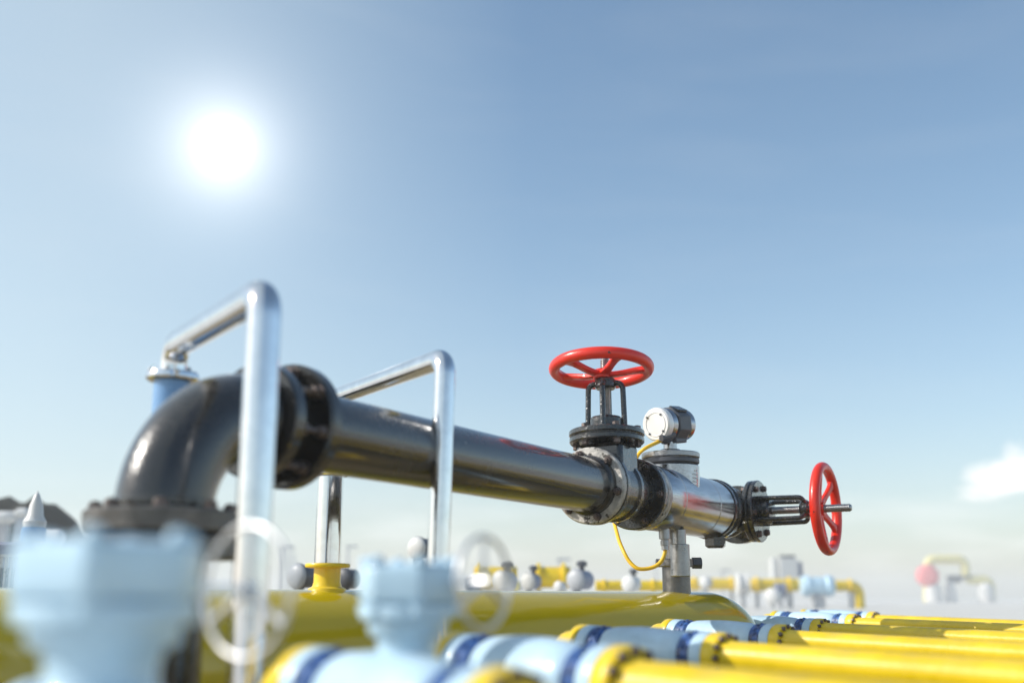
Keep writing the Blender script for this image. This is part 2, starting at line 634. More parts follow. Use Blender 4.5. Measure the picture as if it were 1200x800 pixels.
# ------------------------------------------------------------------ hand wheel
def handwheel(o, axis, rad, minor, parent, m, spokes=5, ph=0.0, name='handwheel', dish=0.03):
    a, x, y = basis(axis)
    o = Vector(o)
    q = MB()
    pr = []
    for i in range(18):
        g = 2 * math.pi * i / 18
        pr.append((rad + minor * 0.95 * math.cos(g), minor * 1.05 * math.sin(g)))
    q.lathe(o, a, pr, 72, close=True)
    q.lathe(o, a, [(0.019, -dish - 0.022), (0.036, -dish - 0.022), (0.040, -dish - 0.016), (0.040, -dish + 0.012), (0.034, -dish + 0.022), (0.019, -dish + 0.022)], 24, close=True)
    for k in range(spokes):
        g = ph + 2 * math.pi * k / spokes
        d = x * math.cos(g) + y * math.sin(g)
        tgt = a.cross(d)
        rings = []
        for i in range(9):
            t = i / 8
            rr_ = 0.034 + (rad - 0.012 - 0.034) * t
            hz = -dish + dish * 0.9 * (t * t * (3 - 2 * t))
            wdt = 0.026 - 0.008 * math.sin(math.pi * t) + 0.008 * max(0, t - 0.8) * 5
            hh = 0.011 + 0.003 * t
            c = o + d * rr_ + a * hz
            rings.append([q.bm.verts.new(c + tgt * (wdt * sx) + a * (hh * sy)) for sx, sy in
                          ((-1, -.6), (-.75, -1), (.75, -1), (1, -.6), (1, .6), (.75, 1), (-.75, 1), (-1, .6))])
        for A, B in zip(rings, rings[1:]):
            for i in range(8):
                j = (i + 1) % 8
                q.bm.faces.new((A[i], A[j], B[j], B[i]))
    return q.build(name, m, parent, sharp=45)


# ------------------------------------------------------------------ gate valves
def gate_valve(label, s0, s1, axis, side, base, zc, wheel_r, wheel_t, stem_t, yoke_t, bon=0.2, wtilt=(0, 0, 0), wph=0.53, yph=0.65, ph=0.0, bph=0.23, wshift=(0, 0, 0)):
    """axis: direction of the bonnet in frame coordinates, side: the third direction"""
    t = thing('gate_valve', label, 'valve', base, FR, 'black gate valves with red handwheels')
    O = Vector(((s0 + s1) / 2 if zc is None else zc, 0, 0))
    A = Vector(axis)
    S = Vector(side)
    # body between the flanges
    q = MB()
    Lx = s1 - s0
    q.lathe((0, 0, 0), X, [(0, s0 + 0.03), (0.125, s0 + 0.03), (0.137, s0 + 0.05), (0.140, s0 + 0.42 * Lx), (0.150, s0 + 0.45 * Lx), (0.150, s0 + 0.50 * Lx),
                           (0.140, s0 + 0.53 * Lx), (0.133, s0 + 0.70 * Lx), (0.118, s0 + 0.78 * Lx), (0.112, s1 - 0.03), (0, s1 - 0.03)], 64)
    q.build('body', M['cast'], t, sharp=28)
    q = MB()
    q.box(O + A * (bon * 0.52), 0.20, 0.235, bon * 0.92, X=X, Y=S, Z=A)
    q.build('bonnet_neck', M['cast'], t, bevel=0.022)
    for (a0, a1, face) in ((s0, s0 + 0.04, -1), (s1 - 0.035, s1, -1)):
        q = MB()
        q.lathe((0, 0, 0), X, [(0.09, a0), (0.166, a0), (0.173, a0 + 0.006), (0.173, a1 - 0.006), (0.168, a1), (0.09, a1)], 80, close=True)
        f = q.build('flange', M['cast'], t)
        if a0 > s0:
            bolts(f, (0, 0, 0), X, 0.147, 6, a0, a0 - 0.022, 0.016, ph=0.05, stud=0.012)
    q = MB().disc(O, A, 0.176, bon, bon + 0.027, 0.005, n=72)
    f = q.build('bonnet_flange', M['cast'], t)
    bolts(f, O, A, 0.148, 6, bon, bon - 0.022, 0.017, ph=bph, stud=0.003, m='bolt')
    q = MB().disc(O, A, 0.178, bon + 0.033, bon + 0.06, 0.005, n=72)
    q.disc(O, A, 0.165, bon + 0.025, bon + 0.035, 0.001, n=72)
    f = q.build('bonnet_flange', M['cast'], t)
    bolts(f, O, A, 0.146, 6, bon + 0.06, bon + 0.078, 0.018, ph=bph, stud=0.002, m='bolt')
    b0 = bon + 0.06
    q = MB()
    q.lathe(O, A, [(0, b0), (0.078, b0), (0.078, b0 + 0.055), (0.070, b0 + 0.066), (0.045, b0 + 0.07), (0, b0 + 0.07)], 40)
    q.build('gland', M['cast'], t)
    # yoke: four bars bending in to the collar
    for k in range(4):
        g = yph + k * math.pi / 2
        d = X * math.cos(g) + S * math.sin(g)
        pts = rounded_path([O + d * 0.088 + A * (b0 - 0.002), O + d * 0.083 + A * (yoke_t - 0.01), O + d * 0.02 + A * (yoke_t + 0.004)], 0.03, 5)
        MB().tube(pts, 0.0135, 12).build('yoke_bar', M['cast'], t)
    q = MB()
    q.lathe(O, A, [(0.023, yoke_t - 0.03), (0.044, yoke_t - 0.03), (0.05, yoke_t - 0.022), (0.05, yoke_t + 0.012), (0.04, yoke_t + 0.022), (0.023, yoke_t + 0.022)], 32, close=True)
    q.build('yoke_collar', M['cast'], t)
    pr = [(0, b0)]
    z = b0 + 0.06
    while z < stem_t - 0.012:
        pr += [(0.0185, z), (0.0225, z + 0.003), (0.0225, z + 0.005), (0.0185, z + 0.008)]
        z += 0.0085
    pr += [(0.018, stem_t - 0.004), (0.014, stem_t), (0, stem_t)]
    MB().lathe(O, A, pr, 24).build('stem', M['steel_dull'], t, sharp=60)
    handwheel(O + A * wheel_t + Vector(wshift) * 0.5, (A + Vector(wtilt)).normalized(), wheel_r, 0.0275, t, M['red'], 5, wph)
    return t


# first valve, wheel upright; leaning a touch to the left as in the photo
lean = R(1.6)
A1 = (Z * math.cos(lean) + Y * math.sin(lean) + X * 0.05).normalized()
S1 = A1.cross(X).normalized()
sV = s_of_u(711, 0.2)
v1len = 0.47
zc1 = sV
fwh = FRI @ P(707.5, 430, (FR @ Vector((sV, 0, 0.5))).y)
ftp = FRI @ P(706, 417, (FR @ Vector((sV, 0, 0.5))).y)
fyk = FRI @ P(709, 447, (FR @ Vector((sV, 0, 0.5))).y)
fbn = FRI @ P(710, 512, (FR @ Vector((sV, 0, 0.5))).y)
print('valve1 s', sV, 'wheel z', fwh.z, 'top', ftp.z, 'yoke', fyk.z, 'bonnet', fbn.z)
gate_valve('black gate valve with its red handwheel lying flat on top of an upright stem', 0.041, 0.041 + v1len, A1, S1,
           (0.25, 0, -0.15), max(sV, 0.2), 0.226, fwh.z, ftp.z, fyk.z, bon=fbn.z - 0.03, ph=0.18, wtilt=(0.07, 0.035, 0), yph=0.26, wshift=(-0.02, 0.03, 0))

# steel tee section
s2 = 0.041 + v1len + 0.002
s3 = s_of_u(829)
print('tee', s2, s3)
TR = 0.163
tee = thing('steel_tee', 'brushed steel pipe section with capped upright branch between the two red wheel valves', 'pipe fitting',
            ((s2 + s3) / 2, 0, -TR), FR)
g1, g2 = s_of_u(770), s_of_u(812)
q = MB()
q.lathe((0, 0, 0), X, [(0.1, s2), (0.168, s2), (0.173, s2 + 0.006), (0.173, s2 + 0.03), (0.168, s2 + 0.035), (0.1, s2 + 0.035)], 80, close=True)
q.build('flange', M['black_glare'], tee)
q = MB()
q.lathe((0, 0, 0), X, [(0.166, s2 + 0.037), (0.170, s2 + 0.042), (0.170, s2 + 0.062), (0.166, s2 + 0.068), (0.1, s2 + 0.068), (0.1, s2 + 0.037)], 80, close=True)
q.build('gasket_ring', M['steel_dull'], tee)
q = MB()
pr = [(0, s2 + 0.07), (TR - 0.008, s2 + 0.07), (TR, s2 + 0.085)]
for g in (g1, g2):
    pr += [(TR, g - 0.006), (TR - 0.007, g - 0.003), (TR - 0.007, g + 0.003), (TR, g + 0.006)]
pr += [(TR, s3 - 0.012), (TR - 0.01, s3), (0, s3)]
q.lathe((0, 0, 0), X, pr, 96)
q.build('barrel', M['steel'], tee, sharp=30)
sB = s_of_u(786, 0.2)
btop = (FRI @ P(786, 527, (FR @ Vector((sB, 0, 0))).y)).z - 0.03
print('branch s', sB, 'top', btop)
q = MB()
q.lathe((sB, 0, 0), Z, [(0, 0.02), (0.148, 0.02), (0.148, btop - 0.06), (0.142, btop - 0.052), (0, btop - 0.052)], 72)
q.build('branch', M['steel'], tee)
q = MB()
for r_ in range(6):
    for c_ in range(4):
        if (r_ * 7 + c_ * 5) % 9 == 0:
            continue
        a0 = R(-110 + c_ * 5.2)
        a1 = a0 + R(3.6)
        z_ = btop - 0.085 - r_ * 0.019
        vs = [(sB + 0.1486 * math.cos(a), 0.1486 * math.sin(a), z) for a, z in ((a0, z_), (a1, z_), (a1, z_ - 0.011), (a0, z_ - 0.011))]
        q.bm.faces.new([q.bm.verts.new(v) for v in vs])
q.build('etched_marks', M['white'], tee)
q = MB().disc((sB, 0, 0), Z, 0.150, btop - 0.046, btop - 0.022, 0.004, n=72)
q.disc((sB, 0, 0), Z, 0.13, btop - 0.055, btop - 0.04, 0.001, n=48)
q.build('cap_plate', M['darkgrey'], tee)
q = MB().disc((sB, 0, 0), Z, 0.153, btop - 0.018, btop + 0.012, 0.005, n=72)
q.disc((sB, 0, 0), Z, 0.13, btop - 0.03, btop - 0.01, 0.001, n=48)
q.build('cap_plate', M['steel_dull'], tee)
q = MB()
q.lathe((0, 0, 0), X, [(0.12, s3 + 0.002), (TR + 0.004, s3 + 0.002), (TR + 0.006, s3 + 0.008), (TR + 0.006, s3 + 0.05), (TR, s3 + 0.06), (0.12, s3 + 0.06)], 72, close=True)
q.build('end_band', M['cast'], tee)
sP = s_of_u(834, -0.15)
MB().hexprism((sP, -0.02, 0), -Z, 0.062, TR - 0.02, TR + 0.055, 0.012).build('drain_plug', M['cast'], tee)

# second valve, wheel to the side
sV2 = s3 + 0.06 + 0.27
A2 = (-Y)
qq = FR @ Vector((sV2, 0, 0))


def w_of_u(u):
    a, b = 0.0, 1.5
    for _ in range(50):
        m_ = (a + b) / 2
        if proj(FR @ Vector((sV2, -m_, 0)))[0] < u:
            a = m_
        else:
            b = m_
    return a


print('v2 s', sV2, proj(qq), 'w wheel', w_of_u(967), 'flange', w_of_u(892), 'end', w_of_u(998))
gate_valve('black gate valve with its red handwheel upright on a stem pointing to the right', s3 + 0.062, s3 + 0.062 + 0.48, A2, Z,
           (sV2, 0, -0.15), sV2, 0.235, w_of_u(968), w_of_u(998), w_of_u(945), bon=w_of_u(880), ph=0.1, bph=0.1, wph=0.75)
q = MB()
e0 = s3 + 0.062 + 0.482
capo = thing('blind_cap', 'domed steel end cap bolted behind the black valve with the side wheel', 'pipe cap', (e0, 0, 0), FR)
q.disc((0, 0, 0), X, 0.172, e0, e0 + 0.035, 0.005)
q.lathe((0, 0, 0), X, [(0.13, e0 + 0.035), (0.125, e0 + 0.06), (0.09, e0 + 0.10), (0.04, e0 + 0.12), (0, e0 + 0.123)], 48)
q.build('dome', M['steel_dull'], capo)

# ------------------------------------------------------------------ vessel frame
VR = 0.31
va = P(383, 690, 4.75)
vb = P(793, 690, (FR @ Vector((s_of_u(797, -0.25), 0, -0.2))).y)
va.z = vb.z = 0
vx = (vb - va).normalized()
vtop = CAMZ + 0.040
VF = Matrix.Identity(4)
vy = Z.cross(vx)
for i in range(3):
    VF[i][0], VF[i][1], VF[i][2] = vx[i], vy[i], (0, 0, 1)[i]
    VF[i][3] = (va.x, va.y, vtop - VR)[i]
VFI = VF.inverted()


def t_end(u):
    a, b = 0.0, 6.0
    for _ in range(50):
        m_ = (a + b) / 2
        if proj(VF @ Vector((m_, 0, VR * 0.3)))[0] < u:
            a = m_
        else:
            b = m_
    return a


tip = t_end(872)
dN = (vb - va).length
print('vessel dir', vx, 'tip', tip, 'support at', dN)
ves = thing('yellow_tank', 'long yellow horizontal tank with a rounded end lying low behind the blue valves', 'tank', (0, 0, -VR), VF)
q = MB()
pr = [(VR, -5.0), (VR, tip - VR)]
for i in range(1, 14):
    g = math.pi / 2 * i / 13
    pr.append((VR * math.cos(g), tip - VR + VR * math.sin(g)))
pr = [(0, -5.0)] + pr
q.lathe((0, 0, 0), X, pr, 96)
q.build('shell', M['vessel'], ves, sharp=50)


def nozzle(t, rr_, h, rf, m='yellow', fl=1.55):
    q = MB()
    q.lathe((t, 0, 0), Z, [(rr_ * fl, VR - 0.030), (rr_ * (fl * 0.9), VR + 0.004), (rr_ * 1.1, VR + 0.012), (rr_, VR + 0.03), (rr_, VR + h - 0.02),
                           (rf - 0.003, VR + h - 0.016), (rf, VR + h - 0.012), (rf, VR + h - 0.004), (rf - 0.003, VR + h), (0, VR + h)], 48)
    return q.build('nozzle', M[m], ves, sharp=40)


nh = (VFI @ P(383, 660, va.y)).z - VR
print('nozzle h', nh)
nozzle(0.0, 0.056, nh, 0.094)

# support column under the steel tee (stands on the tank's pad)
sc_ = thing('support_column', 'grey steel support post with clamp collar under the steel pipe section', 'post', (0, 0, 0))
wb = VF @ Vector((dN, 0, VR - 0.012))
sc_.location = wb
BASE[sc_.name] = wb
zt = AX - TR - 0.002
q = MB()
q.lathe((wb.x, wb.y, 0), Z, [(0, wb.z), (0.073, wb.z), (0.073, wb.z + 0.138), (0.092, wb.z + 0.138), (0.096, wb.z + 0.143), (0.096, wb.z + 0.173),
                             (0.09, wb.z + 0.178), (0.06, wb.z + 0.178), (0.055, zt + 0.02), (0, zt + 0.02)], 48)
q.build('column', M['post_steel'], sc_)
cs = P(797, 655, wb.y - 0.15)
q = MB()
z0, z1 = P(797, 675, cs.y).z, P(797, 637.5, cs.y).z
q.lathe((cs.x, cs.y, 0), Z, [(0.03, z0), (0.047, z0), (0.05, z0 + 0.003), (0.05, z1 - 0.003), (0.047, z1), (0.03, z1)], 40, close=True)
q.lathe((cs.x, cs.y, 0), Z, [(0.034, z0 + 0.01), (0.034, zt + 0.015), (0, zt + 0.015)], 32)
q.build('sleeve', M['steel_dull'], sc_)
q = MB()
q.hexprism((wb.x + 0.085, wb.y, wb.z + 0.158), X, 0.03, 0.0, 0.05)
q.hexprism((wb.x - 0.085, wb.y, wb.z + 0.158), -X, 0.022, 0.0, 0.02)
q.build('clamp_bolt', M['darkgrey'], sc_)

# ------------------------------------------------------------------ transmitter
tc_ = FR @ Vector((sB, 0, 0))
tr_base = (sB, 0, btop + 0.013)
trm = thing('pressure_transmitter', 'round faced steel gauge head on a short post above the steel branch', 'gauge', tr_base, FR)
hz = (FRI @ P(783, 497, tc_.y)).z
print('gauge z', hz, 'branch top', btop)
q = MB()
q.lathe((sB, 0, 0), Z, [(0, btop + 0.013), (0.058, btop + 0.013), (0.058, btop + 0.026), (0.05, btop + 0.032), (0.036, btop + 0.034), (0.036, hz - 0.05), (0, hz - 0.05)], 36)
q.build('post', M['steel'], trm)
hd = (Vector((1, 0, 0)) * 1.0 + Vector((0, -0.25, 0.10))).normalized()
fc = FRI @ P(767.5, 497, tc_.y - 0.10)
q = MB()
hl = 0.30
q.lathe(fc, hd, [(0, 0.05), (0.082, 0.05), (0.086, 0.06), (0.086, 0.09), (0.074, 0.10), (0.074, 0.12)], 48)
q.lathe(fc, hd, [(0, hl - 0.10), (0.080, hl - 0.095), (0.084, hl - 0.085), (0.084, hl - 0.05), (0.06, hl - 0.02), (0, hl - 0.02)], 48)
q.build('housing', M['steel'], trm)
q = MB()
q.hexprism(fc, hd, 0.098, 0.10, hl - 0.085, 0.012, n=8, ph=0.39)
q.box(fc + hd * 0.165 - Z * 0.07, 0.10, 0.10, 0.06, X=hd, Y=Z.cross(hd).normalized(), Z=Z)
q.build('housing', M['darkgrey'], trm, bevel=0.006)
q = MB()
q.lathe(fc, hd, [(0, 0.004), (0.058, 0.004), (0.060, 0.001), (0.064, 0.001), (0.066, 0.004), (0.080, 0.004), (0.088, 0.012), (0.088, 0.046), (0.082, 0.05), (0, 0.05)], 56)
fa = q.build('face_cover', M['face'], trm, sharp=25)
a_, x_, y_ = basis(hd)
for k in range(4):
    g = 0.7 + k * math.pi / 2
    c = fc + x_ * 0.062 * math.cos(g) + y_ * 0.062 * math.sin(g)
    MB().hexprism(c, -hd, 0.006, -0.003, 0.004, 0.001).build('screw', M['darkgrey'], fa)
side = Z.cross(hd).normalized()
up = hd.cross(side).normalized()
q = MB()
q.box(fc + hd * 0.158 + up * 0.080 - side * 0.045, 0.085, 0.065, 0.012, X=hd, Y=(side + up * 0.5).normalized(), Z=(up - side * 0.5).normalized())
q.build('display_window', M['glass'], trm, bevel=0.004)
gl0 = fc + hd * 0.13 - Z * 0.06 - side * 0.02
gl1 = FRI @ P(757, 523, tc_.y - 0.16)
gdir = (gl1 - gl0).normalized()
q = MB()
q.box(fc + hd * 0.165 - Z * 0.055 - side * 0.052, 0.05, 0.003, 0.022, X=hd, Y=side, Z=up)
q.build('name_plate', M['white'], trm)
g2 = fc + hd * 0.09 - Z * 0.055 - side * 0.05
q = MB()
q.lathe(g2, (gdir + side * 0.1).normalized(), [(0, 0), (0.022, 0), (0.022, 0.06), (0.016, 0.09), (0, 0.09)], 20)
q.build('cable_gland', M['darkgrey'], trm)
q = MB()
q.lathe(gl0, gdir, [(0, 0), (0.026, 0), (0.026, 0.05), (0.030, 0.052), (0.030, 0.075), (0.016, 0.10), (0, 0.10)], 20)
q.build('cable_gland', M['darkgrey'], trm)

# yellow cable: down behind the valve, out below and up to the sensor under the tee
def lp(u, v, dy):
    return FRI @ P(u, v, tc_.y + dy)


cab = thing('signal_cable', 'thin yellow cable looping down behind the black valve and under the steel pipe section', 'cable',
            lp(745, 666, -0.15), FR)
ctrl = [gl0 + gdir * 0.09, lp(752, 528, -0.12), lp(742, 545, 0.10), lp(728, 575, 0.2), lp(719, 600, 0.12), lp(724, 628, -0.05), lp(731, 646, -0.13), lp(738, 658, -0.16),
        lp(747, 665.5, -0.18), lp(758, 666, -0.18), lp(768, 663, -0.18), lp(775, 657, -0.18), lp(779, 648, -0.18), lp(779.5, 640, -0.18)]


def catmull(p, n=8):
    out = []
    pp = [p[0] * 2 - p[1]] + p + [p[-1] * 2 - p[-2]]
    for i in range(1, len(pp) - 2):
        a, b, c, d = pp[i - 1], pp[i], pp[i + 1], pp[i + 2]
        for k in range(n):
            t = k / n
            out.append(0.5 * ((2 * b) + (c - a) * t + (2 * a - 5 * b + 4 * c - d) * t * t + (3 * b - a - 3 * c + d) * t ** 3))
    out.append(pp[-2])
    return out


MB().tube(catmull(ctrl), 0.0098, 14).build('sheath', M['cable'], cab)
gp = lp(779.5, 644, -0.18)
gt = lp(778.5, 626, -0.18)
q = MB()
gd = (gt - gp)
q.lathe(gp, gd, [(0, 0), (0.018, 0), (0.018, 0.02), (0.022, 0.022), (0.022, 0.045), (0.018, 0.047), (0.018, 0.052), (0.028, 0.055), (0.028, 0.11), (0, 0.11)], 20)
q.build('connector', M['steel_dull'], cab)


# ------------------------------------------------------------------ chrome vent tubes
def vent(name_lbl, uf, vtop_f, vbot, Yf, ub, vtop_b, vcol, Yb, foot, rt=0.037, ubot=None, low='chrome'):
    f_top = P(uf, vtop_f, Yf)
    b_top = P(ub, vtop_b, Yb)
    zt_ = (f_top.z + b_top.z) / 2
    colz = P(ub, vcol, Yb).z
    t = thing('vent_tube', name_lbl, 'vent pipe', (b_top.x, b_top.y, foot), None, 'chrome hairpin vent tubes')
    path = rounded_path([(P(ubot or uf, vbot, Yf).x, f_top.y, 0.0), (f_top.x, f_top.y, f_top.z), (b_top.x, b_top.y, b_top.z), (b_top.x, b_top.y, colz)], 0.062, 10)
    MB().tube(path, rt, 32).build('bent_tube', M['chrome'], t)
    q = MB()
    q.lathe((b_top.x, b_top.y, 0), Z, [(0.03, colz + 0.012), (0.05, colz + 0.012), (0.078, colz + 0.005), (0.080, colz), (0.080, colz - 0.012), (0.072, colz - 0.018), (0.03, colz - 0.018)], 40, close=True)
    cl = q.build('collar', M['chrome'], t)
    bolts(cl, (b_top.x, b_top.y, 0), Z, 0.066, 6, colz + 0.004, colz + 0.016, 0.009, stud=0.003, m='steel_dull')
    q = MB()
    q.lathe((b_top.x, b_top.y, 0), Z, [(0, foot), (0.055, foot), (0.055, colz - 0.02), (0, colz - 0.02)], 48)
    q.build('lower_tube', M[low], t)
    return t


vent('tall chrome hairpin tube over the black elbow, nearest and largest of the pair', 311, 343, 800, 2.62, 205, 405, 440, 3.35, 0.0, rt=0.042, ubot=288, low='midblue')  # lower tube coloured plain blue instead of chrome
vent('chrome hairpin tube over the straight black pipe, standing on a yellow nozzle', 522, 419, 800, 3.75, 391, 466, 553, 4.75,
     vtop + nh + 0.002, ubot=508)

# ------------------------------------------------------------------ blue valve lines
PA = R(52)                      # yellow pipes run to the right and towards the camera
TILT = R(1.2)
LF = Matrix.Rotation(-PA, 4, 'Z') @ Matrix.Rotation(TILT, 4, 'Y')
rc = 0.062
HL = 0.33                       # half length over the caps


def make_line(label_v, label_p, rp=0.044):
    v = thing('ball_valve', label_v, 'valve', (0, 0, -rc), None, 'pale blue valves in the yellow pipe row')
    q = MB()
    pr = [(0, -0.175), (0.05, -0.174), (0.058, -0.165), (0.0625, -0.145)]
    for i in range(1, 12):
        x = -0.145 + 0.29 * i / 12
        pr.append((0.0625 + 0.006 * math.sin(math.pi * i / 12), x))
    pr += [(0.0625, 0.145), (0.057, 0.165), (0.05, 0.176), (0, 0.177)]
    q.lathe((0, 0, 0), X, pr, 64)
    q.build('body', M['blue'], v)
    for sgn in (-1, 1):
        q = MB()
        q.lathe((0, 0, 0), X * sgn, [(0.03, 0.170), (rc - 0.004, 0.178), (rc - 0.001, 0.182), (rc - 0.001, 0.226), (rc - 0.004, 0.23), (0.03, 0.23)], 64, close=True)
        g = q.build('coupling_ring', M['navy'], v)
        for k in range(16):
            an = 2 * math.pi * k / 16
            c = Vector((sgn * 0.204, (rc - 0.002) * math.cos(an), (rc - 0.002) * math.sin(an)))
            MB().hexprism(c, Vector((0, math.cos(an), math.sin(an))), 0.0075, 0, 0.005, 0.0015).build('bolt', M['navy'], g)
        q = MB()
        q.lathe((0, 0, 0), X * sgn, [(0.03, 0.232), (rc, 0.232), (rc + 0.002, 0.236), (rc + 0.002, 0.274), (rc, 0.278), (0.03, 0.278)], 64, close=True)
        q.build('flange', M['blue'], v)
    p = thing('yellow_pipe', label_p, 'pipe', (0, 0, -rc), None, 'yellow pipes of the pale blue valve row')
    q = MB()
    q.lathe((0, 0, 0), X, [(0.03, 0.281), (rc + 0.001, 0.281), (rc + 0.003, 0.285), (rc + 0.003, 0.315), (rc + 0.002, 0.327), (rc - 0.001, 0.331), (0.03, 0.332)], 64, close=True)
    cp_ = q.build('end_flange', M['yellow'], p)
    for k in range(12):
        an = 2 * math.pi * k / 12
        c = Vector((0.33, (rc - 0.006) * math.cos(an), (rc - 0.006) * math.sin(an)))
        MB().hexprism(c, X, 0.0088, -0.006, 0.011, 0.002).build('bolt', M['bolt'], cp_)
    q = MB()
    q.lathe((0, 0, 0), X, [(rp + 0.003, 0.331), (rp + 0.002, 0.342), (rp, 0.347), (rp, 3.4), (0, 3.4)], 40)
    q.build('run', M['yellow'], p)
    s = thing('pipe_stub', 'x', 'pipe', (0, 0, -rc), None, 'yellow stubs feeding the pale blue valves')
    q = MB()
    q.lathe((0, 0, 0), -X, [(0.03, 0.281), (rc + 0.001, 0.281), (rc + 0.003, 0.285), (rc + 0.003, 0.315), (rc - 0.004, 0.327), (0.03, 0.332)], 64, close=True)
    q.build('end_flange', M['yellow'], s)
    q = MB()
    q.tube(rounded_path([(-0.33, 0, 0), (-0.42, 0, 0), (-0.42, 0, -0.3)], 0.06, 8), rp, 32)
    q.build('elbow', M['yellow'], s)
    return v, p, s


def kids(o):
    return [c for c in COL.objects if c.parent == o]


def copy_tree(o, parent=None):
    c = o.copy()
    COL.objects.link(c)
    if parent:
        c.parent = parent
    for ch in kids(o):
        copy_tree(ch, c)
    return c


lines = [  # right cap: pixel of the cap's top, forward distance
    (590, 783, 1.72), (731, 757, 2.45), (843, 741.5, 3.4), (915, 731.5, 4.55), (960, 724.5, 5.85), (999, 719, 7.2), (1022, 716.5, 8.4)]
words_v = ['pale blue ball valve directly under the smaller hexagonal blue head',
           'pale blue ball valve just right of the smaller hexagonal head, beneath the chrome wheel',
           'pale blue ball valve in front of the middle of the yellow tank',
           'pale blue ball valve in front of the rounded yellow tank end',
           'pale blue ball valve just beyond the rounded end of the tank',
           'pale blue ball valve second from the far end of the row',
           'pale blue ball valve at the far end of the row']
words_p = ['yellow pipe leaving the valve under the smaller hexagonal blue head, cut by the bottom edge',
           'broad looking nearest long yellow pipe along the bottom right',
           'second yellow pipe from the bottom right, from the valve before the tank middle',
           'third yellow pipe up from the bottom right corner of the row',
           'yellow pipe from the valve just beyond the rounded tank end',
           'second farthest yellow pipe of the row at right',
           'farthest and highest yellow pipe of the row, with pale ground behind it']
words_s = ['yellow stub behind the valve under the smaller hexagonal head',
           'yellow stub behind the valve right of the smaller hexagonal head',
           'yellow stub behind the valve before the middle of the tank',
           'yellow stub behind the valve before the rounded tank end',
           'yellow stub behind the valve just beyond the tank end',
           'yellow stub behind the second farthest blue valve',
           'yellow stub behind the farthest blue valve']
v0, p0, st0 = make_line(words_v[0], words_p[0])
centres = []
for i, (u, vv, Yc) in enumerate(lines):
    fat = (1.25, 1.34, 1.08, 1.0, 1.0, 1.0, 1.0)[i]
    cap = P(u, vv, Yc) - Vector((0, 0, rc * fat))
    cen = cap - (LF.to_3x3() @ Vector((0.30, 0, 0)))
    centres.append(cen)
    tri = (v0, p0, st0) if i == 0 else tuple(copy_tree(o) for o in (v0, p0, st0))
    for o, lab in zip(tri, (words_v[i], words_p[i], words_s[i])):
        o.matrix_world = Matrix.Translation(cen) @ LF @ Matrix.Diagonal((1, fat, fat, 1)) @ Matrix.Translation((0, 0, -rc))
        o['label'] = lab
    print('line', i, tuple(round(c, 2) for c in cen), proj(cen))


